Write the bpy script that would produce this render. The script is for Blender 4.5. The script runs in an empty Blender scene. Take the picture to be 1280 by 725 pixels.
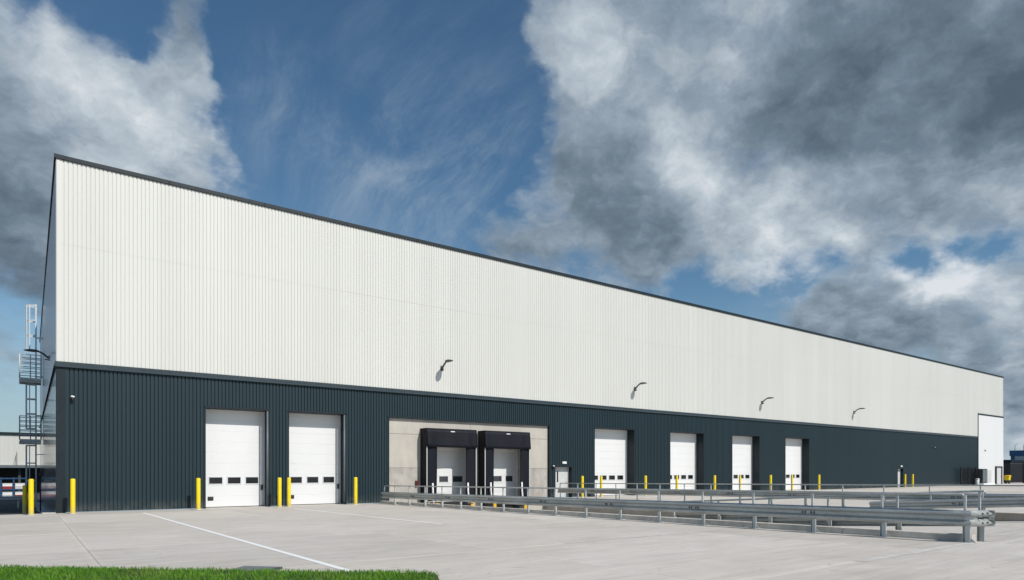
import bpy, math, random
import numpy as np
from mathutils import Vector, Matrix
R = math.radians
random.seed(7); rng = np.random.default_rng(7)
scene = bpy.context.scene
col = scene.collection

# ------------------------------------------------------------------ world frame
# X runs along the long facade (0 = left corner), Y into the building, Z up; metres.
def gz(k):                       # yard level: rises gently away from the building (k = distance from the wall)
    return 0.011 * min(max(k, 0.0), 42.0)
def gk(x, y): return gz(-y)
RAMP_END = 28.3; PIT0, PIT1 = 13.95, 24.95
def fz(k):                       # dock ramp floor level
    if k < 3: return -1.35
    t = min(1.0, (k - 3) / (RAMP_END - 3))
    return -1.35 + t * (gz(RAMP_END) + 1.35)

# ------------------------------------------------------------------ materials
class NT:
    def __init__(s, tree): s.t = tree; s.n = tree.nodes; s.l = tree.links
    def new(s, kind, **kw):
        n = s.n.new(kind)
        for k, v in kw.items(): setattr(n, k, v)
        return n
    def link(s, a, b): s.l.new(a, b)
    def put(s, sock, v):
        if hasattr(v, 'is_output'): s.l.new(v, sock)
        else: sock.default_value = v
    def math(s, op, a, b=0.0, c=0.0, clamp=False):
        n = s.n.new('ShaderNodeMath'); n.operation = op; n.use_clamp = clamp
        s.put(n.inputs[0], a); s.put(n.inputs[1], b); s.put(n.inputs[2], c)
        return n.outputs[0]
    def vec(s, op, a, b=(0, 0, 0), scale=None):
        n = s.n.new('ShaderNodeVectorMath'); n.operation = op
        s.put(n.inputs[0], a); s.put(n.inputs[1], b)
        if scale is not None: s.put(n.inputs['Scale'], scale)
        return n.outputs['Value'] if op in ('DOT_PRODUCT', 'DISTANCE', 'LENGTH') else n.outputs['Vector']
    def noise(s, vec, scale=5, detail=4, rough=.55, dist=0.0):
        n = s.n.new('ShaderNodeTexNoise'); s.put(n.inputs['Vector'], vec)
        n.inputs['Scale'].default_value = scale; n.inputs['Detail'].default_value = detail
        n.inputs['Roughness'].default_value = rough; n.inputs['Distortion'].default_value = dist
        return n
    def smooth(s, v, a, b, lo=0.0, hi=1.0, kind='SMOOTHSTEP'):
        n = s.n.new('ShaderNodeMapRange'); n.interpolation_type = kind
        s.put(n.inputs[0], v); n.inputs[1].default_value = a; n.inputs[2].default_value = b
        n.inputs[3].default_value = lo; n.inputs[4].default_value = hi
        return n.outputs[0]
    def mix(s, f, a, b, mode='MIX'):
        n = s.n.new('ShaderNodeMix'); n.data_type = 'RGBA'; n.blend_type = mode
        s.put(n.inputs[0], f)
        for i, v in ((6, a), (7, b)):
            if isinstance(v, tuple) and len(v) == 3: v = (*v, 1)
            s.put(n.inputs[i], v)
        return n.outputs[2]

def base_mat(name, rough=.6, metal=0.0, spec=.5):
    m = bpy.data.materials.new(name); m.use_nodes = True
    t = NT(m.node_tree); b = m.node_tree.nodes['Principled BSDF']
    b.inputs['Roughness'].default_value = rough; b.inputs['Metallic'].default_value = metal
    b.inputs['Specular IOR Level'].default_value = spec
    return m, t, b
def world_pos(t): return t.new('ShaderNodeNewGeometry').outputs['Position']
def scl(t, v, s): return t.vec('MULTIPLY', v, s)

def simple(name, c, rough=.6, metal=0., var=.12, scale=3., spec=.5, bump=0., streak=None):
    """paint / plastic / metal with soft procedural wear"""
    m, t, b = base_mat(name, rough, metal, spec)
    p = world_pos(t)
    q = scl(t, p, streak) if streak else p
    n = t.noise(q, scale, 6, .6).outputs[0]
    f = t.smooth(n, .25, .75, 1 - var, 1 + var, 'LINEAR')
    c_ = t.vec('SCALE', (c[0], c[1], c[2]), scale=f)
    t.link(c_, b.inputs['Base Color'])
    n2 = t.noise(p, scale * 4, 3).outputs[0]
    t.link(t.smooth(n2, .3, .7, max(.03, rough - .08), min(1, rough + .08), 'LINEAR'), b.inputs['Roughness'])
    if bump:
        bn = t.new('ShaderNodeBump'); bn.inputs['Strength'].default_value = bump; bn.inputs['Distance'].default_value = .01
        t.link(n2, bn.inputs['Height']); t.link(bn.outputs[0], b.inputs['Normal'])
    return m

def sheet_metal(name, c, rough, pitch, var=.03, panel=.9, spec=.5):
    """coil-coated cladding: tone steps from sheet to sheet, rain streaks, fastener rows"""
    m, t, b = base_mat(name, rough, 0., spec)
    p = world_pos(t)
    sp = t.new('ShaderNodeSeparateXYZ'); t.link(p, sp.inputs[0])
    ix = t.math('FLOOR', t.math('DIVIDE', t.math('ADD', sp.outputs[0], sp.outputs[1]), panel))
    wn = t.new('ShaderNodeTexWhiteNoise'); wn.noise_dimensions = '1D'; t.link(ix, wn.inputs['W'])
    st = t.noise(scl(t, p, (3.0, 3.0, .06)), 1.6, 5, .6).outputs[0]
    bl = t.noise(p, .12, 3).outputs[0]
    f = t.math('ADD', t.smooth(wn.outputs[0], 0, 1, 1 - var, 1 + var, 'LINEAR'), t.smooth(st, .3, .7, -var, var, 'LINEAR'))
    f = t.math('ADD', f, t.smooth(bl, .3, .7, -var, var, 'LINEAR'))
    run = t.noise(scl(t, p, (5.0, 5.0, .035)), 1.7, 6, .65).outputs[0]
    f = t.math('SUBTRACT', f, t.smooth(run, .58, .76, 0, .06))
    cc = t.vec('SCALE', c, scale=f)
    dn = t.noise(p, 2.4, 5, .6).outputs[0]
    dust = t.math('MULTIPLY', t.smooth(sp.outputs[2], .0, .55, .16, 0), t.smooth(dn, .35, .65, .2, 1))
    t.link(t.mix(dust, cc, (.36, .33, .29)), b.inputs['Base Color'])
    bn = t.new('ShaderNodeBump'); bn.inputs['Strength'].default_value = .12; bn.inputs['Distance'].default_value = .02
    t.link(t.noise(scl(t, p, (1, 1, .5)), 1.3, 3).outputs[0], bn.inputs['Height']); t.link(bn.outputs[0], b.inputs['Normal'])
    return m

M = {}
M['white_clad'] = sheet_metal('white_cladding', (.615, .610, .57), .5, .15, .02)
M['dark_clad'] = sheet_metal('slate_cladding', (.0145, .031, .039), .45, .15, .04, .9, .3)
M['dark_trim'] = simple('slate_trim', (.011, .019, .0245), .48, var=.1, scale=.8, spec=.3)
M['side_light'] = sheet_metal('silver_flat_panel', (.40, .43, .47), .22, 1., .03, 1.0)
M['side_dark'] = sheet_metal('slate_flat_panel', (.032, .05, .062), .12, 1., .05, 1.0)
M['white_flat'] = sheet_metal('white_flat_panel', (.69, .69, .685), .45, 1., .01, 1.2)
M['roof'] = simple('roof_sheet', (.3, .31, .32), .6)
M['door_white'] = simple('door_white', (.73, .73, .725), .42, var=.025, scale=.7, streak=(1, 1, .35))
def door_mat():
    m, t, b = base_mat('door_white', .42, 0, .5)
    p = world_pos(t)
    n = t.noise(scl(t, p, (1, 1, .35)), .7, 5, .6).outputs[0]
    sc_ = t.noise(scl(t, p, (1.1, 1, 7)), 1.3, 7, .7).outputs[0]; pa = t.noise(p, 1.1, 3).outputs[0]
    w = t.math('MULTIPLY', t.smooth(sc_, .56, .70, 0, .34), t.smooth(pa, .48, .62, 0, 1))
    c = t.vec('SCALE', (.73, .73, .725), scale=t.smooth(n, .3, .7, .97, 1.02, 'LINEAR'))
    t.link(t.mix(w, c, (.40, .39, .37)), b.inputs['Base Color'])
    return m
M['door_white'] = door_mat()
M['frame_white'] = simple('frame_white', (.62, .64, .66), .45, var=.04)
M['glass'] = simple('dark_glass', (.012, .013, .015), .07, var=.2, scale=1.5)
M['glass_grey'] = simple('dock_glass', (.05, .055, .065), .12, var=.2, scale=1.5)
M['black'] = simple('black_plastic', (.014, .014, .016), .5)
M['curtain'] = simple('black_pvc', (.006, .0075, .0125), .6, spec=.22, var=.35, scale=1.4, bump=.25, streak=(1, 1, .25))
M['strip'] = simple('aluminium_strip', (.62, .62, .60), .4, .3, var=.05)
M['yellow'] = simple('yellow_paint', (.82, .60, .006), .4, var=.06, scale=4)
def bollard_paint():
    m, t, b = base_mat('bollard_paint', .42, 0, .45)
    p = world_pos(t)
    sp = t.new('ShaderNodeSeparateXYZ'); t.link(p, sp.inputs[0])
    n = t.noise(p, 5, 5, .6).outputs[0]; sc_ = t.noise(scl(t, p, (6, 6, 1.4)), 3.0, 7, .7).outputs[0]
    c = t.vec('SCALE', (.84, .62, .005), scale=t.smooth(n, .3, .7, .93, 1.05, 'LINEAR'))
    c = t.mix(t.smooth(sc_, .62, .70, 0, .55), c, (.40, .30, .05))
    foot = t.math('MULTIPLY', t.smooth(sp.outputs[2], .05, .40, .55, 0), t.smooth(n, .35, .6, .3, 1))
    t.link(t.mix(foot, c, (.42, .36, .24)), b.inputs['Base Color'])
    return m
M['yellow_bollard'] = bollard_paint()
M['orange_yellow'] = simple('worn_yellow', (.72, .40, .01), .5, var=.12, scale=6)
M['white_plastic'] = simple('white_plastic', (.8, .8, .8), .45, var=.04)
M['grey_paint'] = simple('grey_paint', (.12, .14, .15), .5, var=.12)
M['pale_grey'] = simple('pale_grey', (.55, .56, .55), .5, var=.08)
M['dark_grey'] = simple('dark_grey', (.05, .054, .058), .5, var=.2)
M['red'] = simple('red_plastic', (.30, .035, .03), .45, var=.15)
M['maroon'] = simple('maroon', (.12, .012, .012), .45)
M['blue'] = simple('blue_paint', (.02, .065, .15), .45, var=.12)
M['blue_clad'] = sheet_metal('blue_cladding', (.06, .15, .27), .5, .2, .04, 1.)
M['rubber'] = simple('rubber', (.012, .012, .012), .75)
M['orange'] = simple('orange', (.7, .18, .02), .5)
M['lens'] = simple('lens_white', (.85, .85, .83), .3, var=.02)

def galv():
    m, t, b = base_mat('galvanised_steel', .48, .5)
    p = world_pos(t)
    v = t.new('ShaderNodeTexVoronoi'); t.link(p, v.inputs['Vector']); v.inputs['Scale'].default_value = 28
    n = t.noise(p, 1.1, 6, .6).outputs[0]; n2 = t.noise(p, 9, 4).outputs[0]
    sp = t.new('ShaderNodeSeparateColor'); t.link(v.outputs['Color'], sp.inputs[0])
    f = t.math('ADD', t.smooth(sp.outputs[0], 0, 1, .92, 1.06, 'LINEAR'), t.smooth(n, .3, .7, -.16, .16, 'LINEAR'))
    t.link(t.vec('SCALE', (.46, .48, .465), scale=f), b.inputs['Base Color'])
    t.link(t.smooth(n2, .3, .7, .34, .6, 'LINEAR'), b.inputs['Roughness'])
    return m
M['galv'] = galv()
M['galv_pale'] = simple('galvanised_pale', (.52, .54, .53), .5, .4, var=.1, scale=6)

def concrete_wall(name, c, board=False, amt=.12):
    m, t, b = base_mat(name, .85, 0, .25)
    p = world_pos(t)
    n = t.noise(p, .9, 7, .65).outputs[0]; n2 = t.noise(scl(t, p, (1, 1, .3)), 3.5, 6, .65).outputs[0]; g = t.noise(p, 40, 4, .7).outputs[0]
    f = t.math('ADD', t.smooth(n, .3, .7, 1 - amt, 1 + amt, 'LINEAR'), t.smooth(n2, .3, .7, -amt * .8, amt * .8, 'LINEAR'))
    f = t.math('ADD', f, t.smooth(g, .3, .7, -.05, .05, 'LINEAR'))
    t.link(t.vec('SCALE', c, scale=f), b.inputs['Base Color'])
    bn = t.new('ShaderNodeBump'); bn.inputs['Strength'].default_value = .25; bn.inputs['Distance'].default_value = .01
    t.link(g, bn.inputs['Height']); t.link(bn.outputs[0], b.inputs['Normal'])
    return m
M['conc_a'] = concrete_wall('smooth_concrete', (.48, .445, .395), amt=.06)
M['conc_b'] = concrete_wall('mottled_concrete', (.40, .375, .34), amt=.2)
M['conc_kerb'] = concrete_wall('kerb_concrete', (.55, .52, .47), amt=.2)
M['conc_wall'] = concrete_wall('retaining_concrete', (.40, .36, .31), amt=.16)

def yard():
    m, t, b = base_mat('brushed_concrete', .8, 0, .3)
    p = world_pos(t)
    sp = t.new('ShaderNodeSeparateXYZ'); t.link(p, sp.inputs[0])
    X, Y = sp.outputs[0], sp.outputs[1]
    bx = t.math('DIVIDE', X, 5.85); by = t.math('DIVIDE', t.math('ADD', Y, 26.75), 4.85)
    fx, fy = t.math('FLOOR', bx), t.math('FLOOR', by)
    cb = t.new('ShaderNodeCombineXYZ'); t.link(fx, cb.inputs[0]); t.link(fy, cb.inputs[1])
    wn = t.new('ShaderNodeTexWhiteNoise'); wn.noise_dimensions = '2D'; t.link(cb.outputs[0], wn.inputs['Vector'])
    # distance to the nearest joint in metres
    jx = t.math('MULTIPLY', t.math('ABSOLUTE', t.math('SUBTRACT', t.math('FRACT', t.math('ADD', bx, .5)), .5)), 5.85)
    jy = t.math('MULTIPLY', t.math('ABSOLUTE', t.math('SUBTRACT', t.math('FRACT', t.math('ADD', by, .5)), .5)), 4.85)
    off = t.vec('ADD', p, t.vec('SCALE', wn.outputs[1], scale=37.0))
    warp = t.vec('ADD', off, t.vec('SCALE', t.noise(p, .35, 3).outputs[1], scale=1.2))
    streak = t.noise(scl(t, off, (.22, 2.2, 1)), 2.2, 8, .68).outputs[0]     # tamping marks along the wall
    fine = t.noise(scl(t, off, (.6, 14, 1)), 2.5, 4, .6).outputs[0]
    blot = t.noise(warp, .22, 7, .62).outputs[0]
    blot2 = t.noise(warp, 1.1, 6, .65).outputs[0]
    grain = t.noise(p, 60, 3, .7).outputs[0]
    f = t.smooth(wn.outputs[0], 0, 1, .92, 1.05, 'LINEAR')
    for v, a in ((streak, .12), (fine, .06), (blot, .12), (blot2, .08), (grain, .06)):
        f = t.math('ADD', f, t.smooth(v, .28, .72, -a, a, 'LINEAR'))
    # tyre scuffs curving round the ramp
    ty = t.noise(scl(t, warp, (.35, .9, 1)), .9, 2, .5, 1.5).outputs[0]
    line = t.math('ABSOLUTE', t.math('SUBTRACT', ty, .5))
    scuff = t.math('MULTIPLY', t.smooth(line, .0, .012, 1, 0), t.smooth(blot2, .45, .62, 0, 1))
    f = t.math('SUBTRACT', f, t.math('MULTIPLY', scuff, .22))
    # small oil spots
    vo = t.new('ShaderNodeTexVoronoi'); t.link(p, vo.inputs['Vector']); vo.inputs['Scale'].default_value = .55
    spot = t.math('MULTIPLY', t.smooth(vo.outputs['Distance'], .02, .11, 1, 0), t.smooth(blot, .5, .6, 0, 1))
    f = t.math('SUBTRACT', f, t.math('MULTIPLY', spot, .26))
    # joints: pale sealed band with a thin dark saw cut, the one on the corner left open
    band = t.math('MAXIMUM', t.smooth(jy, .03, .11, 1, 0), t.math('MULTIPLY', t.smooth(jx, .03, .1, 1, 0), .5))
    f = t.math('ADD', f, t.math('MULTIPLY', band, t.smooth(blot2, .3, .7, 0.06, .2, 'LINEAR')))
    cut = t.smooth(jx, .006, .022, .3, 0); cuty = t.smooth(jy, .004, .014, .05, 0)
    corner = t.math('MULTIPLY', t.smooth(t.math('ABSOLUTE', X), .003, .016, .3, 0), 1.0)
    f = t.math('SUBTRACT', f, t.math('MAXIMUM', t.math('MAXIMUM', cut, cuty), corner))
    tint = t.mix(t.smooth(blot, .35, .65, 0, 1), (.575, .527, .468), (.545, .505, .458))
    t.link(t.vec('SCALE', tint, scale=f), b.inputs['Base Color'])
    bn = t.new('ShaderNodeBump'); bn.inputs['Strength'].default_value = .25; bn.inputs['Distance'].default_value = .006
    t.link(t.math('ADD', fine, grain), bn.inputs['Height']); t.link(bn.outputs[0], b.inputs['Normal'])
    return m
M['yard'] = yard()
def asphalt():
    m, t, b = base_mat('asphalt', .85, 0, .3)
    p = world_pos(t)
    n = t.noise(p, .3, 6, .6).outputs[0]; g = t.noise(p, 90, 3, .7).outputs[0]
    f = t.math('ADD', t.smooth(n, .3, .7, .8, 1.2, 'LINEAR'), t.smooth(g, .3, .7, -.3, .3, 'LINEAR'))
    t.link(t.vec('SCALE', (.05, .053, .058), scale=f), b.inputs['Base Color'])
    return m
M['asphalt'] = asphalt()
def paint_line():
    m, t, b = base_mat('road_marking', .6, 0, .4)
    p = world_pos(t)
    n = t.noise(p, 7, 6, .7).outputs[0]; n2 = t.noise(p, .6, 3).outputs[0]
    w = t.smooth(t.math('ADD', n, t.math('MULTIPLY', n2, .5)), .98, 1.1, 0, .7)
    t.link(t.mix(w, (.88, .88, .86), (.5, .47, .43)), b.inputs['Base Color'])
    return m
M['line'] = paint_line()
def worn_line():
    m, t, b = base_mat('worn_marking', .7, 0, .3)
    p = world_pos(t)
    n = t.noise(p, 5, 6, .7).outputs[0]
    t.link(t.mix(t.smooth(n, .35, .6, 0, 1), (.66, .635, .59), (.53, .50, .455)), b.inputs['Base Color'])
    return m
M['worn'] = worn_line()
def grass_mat():
    m, t, b = base_mat('grass_blade', .55, 0, .25)
    p = world_pos(t)
    n = t.noise(p, 2.2, 4).outputs[0]; g = t.noise(p, 45, 2).outputs[0]
    c = t.mix(t.smooth(n, .3, .7, 0, 1), (.075, .235, .015), (.155, .36, .025))
    c = t.mix(t.smooth(g, .5, .72, 0, .55), c, (.30, .32, .10))
    dry = t.noise(p, .9, 5, .6).outputs[0]
    c = t.mix(t.smooth(dry, .55, .72, 0, .3), c, (.26, .27, .08))
    t.link(c, b.inputs['Base Color'])
    tr = t.new('ShaderNodeBsdfTranslucent'); t.link(c, tr.inputs[0])
    mx = t.new('ShaderNodeMixShader'); mx.inputs[0].default_value = .3
    t.link(b.outputs[0], mx.inputs[1]); t.link(tr.outputs[0], mx.inputs[2])
    t.link(mx.outputs[0], m.node_tree.nodes['Material Output'].inputs[0])
    return m
M['grass'] = grass_mat()
M['soil'] = simple('soil', (.045, .05, .02), .95, var=.3, scale=8)

# ------------------------------------------------------------------ mesh helpers
class MB:
    def __init__(s): s.v = []; s.f = []; s.mi = []; s.cur = 0; s.sm = []
    def add(s, vs, fs, smooth=False):
        o = len(s.v); s.v += [tuple(v) for v in vs]
        for f in fs: s.f.append(tuple(i + o for i in f)); s.mi.append(s.cur); s.sm.append(smooth)
        return s
    def box(s, x0, x1, y0, y1, z0, z1):
        x0, x1 = sorted((x0, x1)); y0, y1 = sorted((y0, y1)); z0, z1 = sorted((z0, z1))
        v = [(x0,y0,z0),(x1,y0,z0),(x1,y1,z0),(x0,y1,z0),(x0,y0,z1),(x1,y0,z1),(x1,y1,z1),(x0,y1,z1)]
        return s.add(v, [(3,2,1,0),(4,5,6,7),(0,1,5,4),(1,2,6,5),(2,3,7,6),(3,0,4,7)])
    def hexa(s, b, t):            # 4 bottom points ccw, 4 top points ccw
        return s.add(list(b) + list(t), [(3,2,1,0),(4,5,6,7),(0,1,5,4),(1,2,6,5),(2,3,7,6),(3,0,4,7)])
    def quad(s, a, b, c, d): return s.add([a, b, c, d], [(0, 1, 2, 3)])
    def tube(s, pts, r, n=8, cap=True):
        pts = [Vector(p) for p in pts]; rs = r if isinstance(r, (list, tuple)) else [r] * len(pts)
        vs = []; fs = []; prev = None
        for i, p in enumerate(pts):
            a = pts[max(i - 1, 0)]; b = pts[min(i + 1, len(pts) - 1)]
            d = (b - a).normalized()
            u = Vector((0, 0, 1)) if abs(d.z) < .9 else Vector((1, 0, 0))
            if prev is not None: u = prev
            x = d.cross(u)
            if x.length < 1e-4: x = d.cross(Vector((0, 1, 0)))
            x.normalize(); w = x.cross(d).normalized(); prev = w
            for k in range(n):
                an = 2 * math.pi * k / n
                vs.append(p + (x * math.cos(an) + w * math.sin(an)) * rs[i])
        for i in range(len(pts) - 1):
            for k in range(n):
                k2 = (k + 1) % n
                fs.append((i*n+k, i*n+k2, (i+1)*n+k2, (i+1)*n+k))
        s.add(vs, fs, True)
        if cap:
            o = len(s.v) - len(vs)
            s.f.append(tuple(o + k for k in range(n))[::-1]); s.mi.append(s.cur); s.sm.append(False)
            s.f.append(tuple(o + (len(pts)-1)*n + k for k in range(n))); s.mi.append(s.cur); s.sm.append(False)
        return s
    def lathe(s, x, y, prof, n=16):   # prof: list of (r, z)
        vs = []; fs = []
        for r, z in prof:
            for k in range(n):
                a = 2*math.pi*k/n; vs.append((x + r*math.cos(a), y + r*math.sin(a), z))
        for i in range(len(prof)-1):
            for k in range(n):
                k2 = (k+1) % n; fs.append((i*n+k, i*n+k2, (i+1)*n+k2, (i+1)*n+k))
        s.add(vs, fs, True)
        o = len(s.v) - len(vs)
        s.f.append(tuple(o + (len(prof)-1)*n + k for k in range(n))); s.mi.append(s.cur); s.sm.append(False)
        return s
    def extrude(s, sec, path, closed=True):   # sec: list of offsets (a,z) ; path: list of (point, normal dir xy)
        n = len(sec); vs = []; fs = []
        for p, d in path:
            for a, z in sec: vs.append((p[0] + d[0]*a, p[1] + d[1]*a, p[2] + z))
        for i in range(len(path)-1):
            for k in range(n if closed else n-1):
                k2 = (k+1) % n; fs.append((i*n+k, (i+1)*n+k, (i+1)*n+k2, i*n+k2))
        if closed:
            fs.append(tuple(range(n))); fs.append(tuple((len(path)-1)*n + k for k in range(n))[::-1])
        return s.add(vs, fs)
    def build(s, name, mats, parent=None, origin=(0, 0, 0), bevel=0.0):
        me = bpy.data.meshes.new(name)
        ox, oy, oz = origin
        me.from_pydata([(x-ox, y-oy, z-oz) for x, y, z in s.v], [], s.f)
        if not isinstance(mats, (list, tuple)): mats = [mats]
        for m in mats: me.materials.append(m)
        me.polygons.foreach_set('material_index', s.mi); me.polygons.foreach_set('use_smooth', s.sm)
        me.update()
        o = bpy.data.objects.new(name, me); col.objects.link(o)
        if parent is not None: o.parent = parent
        else: o.location = origin
        if bevel:
            b = o.modifiers.new('bevel', 'BEVEL'); b.width = bevel; b.segments = 2; b.limit_method = 'ANGLE'
        return o

class Thing:
    """an Empty at the thing's base; parts are meshes under it"""
    def __init__(s, name, label, cat, loc, group=None):
        o = bpy.data.objects.new(name, None); col.objects.link(o); o.empty_display_size = .3
        o.location = loc; o['label'] = label; o['category'] = cat
        if group: o['group'] = group
        s.o = o; s.loc = tuple(loc)
    def part(s, name, mb, mat, bevel=0., label=None):
        o = mb.build(name, mat, s.o, s.loc, bevel)
        if label: o['label'] = label
        return o
    def sub(s, part, name, mb, mat, bevel=0.): return mb.build(name, mat, part, s.loc, bevel)
def tag(o, label, cat, group=None):
    o['label'] = label; o['category'] = cat
    if group: o['group'] = group
    return o
def struct(name, mb, mat):
    o = mb.build(name, mat); o['kind'] = 'structure'; return o
def dup(root, loc, label):
    r = root.copy(); col.objects.link(r); r.location = loc; r['label'] = label
    for ch in list(root.children):
        c = ch.copy(); col.objects.link(c); c.parent = r
        for g in ch.children:
            d = g.copy(); col.objects.link(d); d.parent = c
    return r

# ------------------------------------------------------------------ ground
mb = MB()
ks = [0, 5, 10, 15, 20, 25, RAMP_END, 35, 42, 60, 120]
def strip(x0, x1, k0, k1):
    kk = sorted({k0, k1, *[k for k in ks if k0 < k < k1]})
    for a, b in zip(kk, kk[1:]):
        mb.quad((x0, -b, gz(b)), (x1, -b, gz(b)), (x1, -a, gz(a)), (x0, -a, gz(a)))
strip(-90, PIT0, 0, 120); strip(PIT1, 400, 0, 120); strip(PIT0, PIT1, RAMP_END, 120)
mb.quad((0, 0, 0), (400, 0, 0), (400, 1.5, 0), (0, 1.5, 0)) if False else None
mb.quad((103.0, 0, 0), (400, 0, 0), (400, 3, 0), (103.0, 3, 0))
struct('ground', mb, M['yard'])
mb = MB()
def rz(k): return -.85 * min(1, max(0, -k / 20.0)) - .75 * min(1, max(0, (-k - 20) / 40.0))
for a, b in ((0, 20), (20, 60), (60, 420)):
    mb.quad((-300, a, rz(-a)), (-.46, a, rz(-a)), (-.46, b, rz(-b)), (-300, b, rz(-b)))
mb.quad((-.46, 46.2, rz(-46.2)), (103, 46.2, rz(-46.2)), (103, 60, -1.6), (-.46, 60, -1.6)); mb.quad((-.46, 60, -1.6), (103, 60, -1.6), (103, 420, -1.6), (-.46, 420, -1.6))
mb.quad((103, 3, -.004), (520, 3, -.004), (520, 420, -.004), (103, 420, -.004))
mb.quad((-300, -120, -.05), (-90, -120, -.05), (-90, 0, -.05), (-300, 0, -.05))
struct('road', mb, M['asphalt'])
mb = MB()
for a, b in ((0.0, 20), (20, 46)):
    mb.hexa([(-.46, a, rz(-a)-.2), (-.0, a, rz(-a)-.2), (-.0, b, rz(-b)-.2), (-.46, b, rz(-b)-.2)],
            [(-.46, a, rz(-a)+.03), (-.0, a, rz(-a)+.03), (-.0, b, rz(-b)+.03), (-.46, b, rz(-b)+.03)])
struct('path', mb, M['conc_kerb'])
# dock ramp floor
mb = MB()
kk = [.12, 3, 8, 13, 18, 23, RAMP_END]
for a, b in zip(kk, kk[1:]):
    mb.quad((PIT0, -b, fz(b)), (PIT1, -b, fz(b)), (PIT1, -a, fz(a)), (PIT0, -a, fz(a)))
struct('dock_ramp', mb, M['yard'])
# near kerb (its inner face goes down to the ramp)
mb = MB()
ke = [.25, 3.1, 6.2, 9.3, 12.4, 15.5, 18.6, 21.7, 24.2, 26.7]
for a, b in zip(ke, ke[1:]):
    a2, b2 = a + .004, b - .004
    mb.hexa([(13.72, -b2, gz(b)-.1), (13.955, -b2, fz(b)-.2), (13.955, -a2, fz(a)-.2), (13.72, -a2, gz(a)-.1)],
            [(13.74, -b2, gz(b)+.135), (13.955, -b2, gz(b)+.135), (13.955, -a2, gz(a)+.135), (13.74, -a2, gz(a)+.135)])
k_ = struct('kerb', mb, M['conc_kerb'])
bv = k_.modifiers.new('bevel', 'BEVEL'); bv.width = .012; bv.segments = 2
# retaining wall on the far side of the ramp
t = Thing('retaining_wall', 'brown grey concrete retaining wall along the far side of the dock ramp', 'wall', (25.05, -14, 0))
mb = MB(); ke = [.14, 4.1, 8.2, 12.3, 16.4, 20.5, 24.6, 27.9]
for a, b in zip(ke, ke[1:]):
    a2, b2 = a + .006, b - .006
    mb.hexa([(24.94, -b2, fz(b)-.2), (25.2, -b2, fz(b)-.2), (25.2, -a2, fz(a)-.2), (24.94, -a2, fz(a)-.2)],
            [(24.94, -b2, gz(b)+.03), (25.2, -b2, gz(b)+.03), (25.2, -a2, gz(a)+.03), (24.94, -a2, gz(a)+.03)])
t.part('wall_panel', mb, M['conc_wall'], .012)
# painted bay lines
def line(x0, x1, k0, k1, mat, name='bay_line', h=.004):
    mb = MB(); n = max(1, int(abs(k1-k0)/5))
    for i in range(n):
        a = k0 + (k1-k0)*i/n; b = k0 + (k1-k0)*(i+1)/n
        mb.quad((x0, -b, gz(b)+h), (x1, -b, gz(b)+h), (x1, -a, gz(a)+h), (x0, -a, gz(a)+h))
    return struct(name, mb, mat)
line(2.70, 2.805, 2.2, 23.2, M['line'])
line(8.42, 8.53, 2.8, 15.6, M['line'])
line(11.62, 11.72, 9.5, 15.9, M['worn'])
line(7.6, 12.6, 21.82, 21.94, M['worn'])
line(9.2, 13.70, 26.68, 26.86, M['worn'])
def ramp_line(x0, x1, k0, k1):
    mb = MB(); mb.quad((x0, -k1, fz(k1) + .004), (x1, -k1, fz(k1) + .004), (x1, -k0, fz(k0) + .004), (x0, -k0, fz(k0) + .004)); struct('bay_line', mb, M['worn'])
ramp_line(14.6, 20.5, 26.85, 27.0); ramp_line(14.6, 22.0, 25.6, 25.7)

# ------------------------------------------------------------------ grass verge
A = Vector((-1.19 - 6*.70, -(19.62 - 6*.714))); B = Vector((3.52, -24.0))
E = Vector((B.x - .46*3.2, B.y - .89*3.2)); Fp = Vector((A.x - .5, A.y - 6.2))
poly = [A, B, E, Vector((0.0, -30.0)), Fp]
def inside(x, y):
    c = np.ones(len(x), bool)
    pts = poly[::-1]
    for i in range(len(pts)):
        p, q = pts[i], pts[(i+1) % len(pts)]
        c &= ((q.x-p.x)*(y-p.y) - (q.y-p.y)*(x-p.x)) >= -.1*(q-p).length
    return c
def edge_dist(x, y):
    d = np.full(len(x), 9.0); pts = poly[::-1]
    for i in range(len(pts)):
        p, q = pts[i], pts[(i+1) % len(pts)]; L = (q-p).length
        d = np.minimum(d, ((q.x-p.x)*(y-p.y) - (q.y-p.y)*(x-p.x)) / L)
    return d
mb = MB()
ctr = sum((Vector(p) for p in poly), Vector((0, 0))) / len(poly)
outer = [(p.x, p.y, gk(p.x, p.y) + .004) for p in poly]
inner = [(p.x + (ctr.x-p.x)*.04, p.y + (ctr.y-p.y)*.04, gk(p.x, p.y) + .045) for p in poly]
n = len(poly)
mb.add(outer + inner, [(i, i+n, (i+1) % n + n, (i+1) % n) for i in range(n)] + [tuple(range(n, 2*n))[::-1]])
o = mb.build('turf_base', M['soil']); o['kind'] = 'structure'
def grass_patch(count, x0, x1, y0, y1):
    x = rng.uniform(x0, x1, count); y = rng.uniform(y0, y1, count)
    ok = inside(x, y); x, y = x[ok], y[ok]
    return x, y
x, y = grass_patch(230000, -6.5, 4.2, -30.5, -15)
d = edge_dist(x, y)
keep = (d > .06*np.sin(x*9.0)*np.sin(y*7.3) - .03 + .05*rng.random(len(x))) & ((-y - .9*x) < 30.0); x, y, d = x[keep], y[keep], d[keep]
N = len(x)
clump = .5 + .5*np.sin(x*2.3 + 1.7*np.sin(y*1.9)) * np.sin(y*2.7 + 1.1*np.sin(x*3.1))
h = (.026 + .042*rng.random(N)) * (.75 + .5*clump)
tall = (rng.random(N) < .012 + .05*(clump > .86)); h[tall] *= 1.5
edge = d < .12; h[edge] *= .9
w = .0028 + .0025*rng.random(N)
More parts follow.
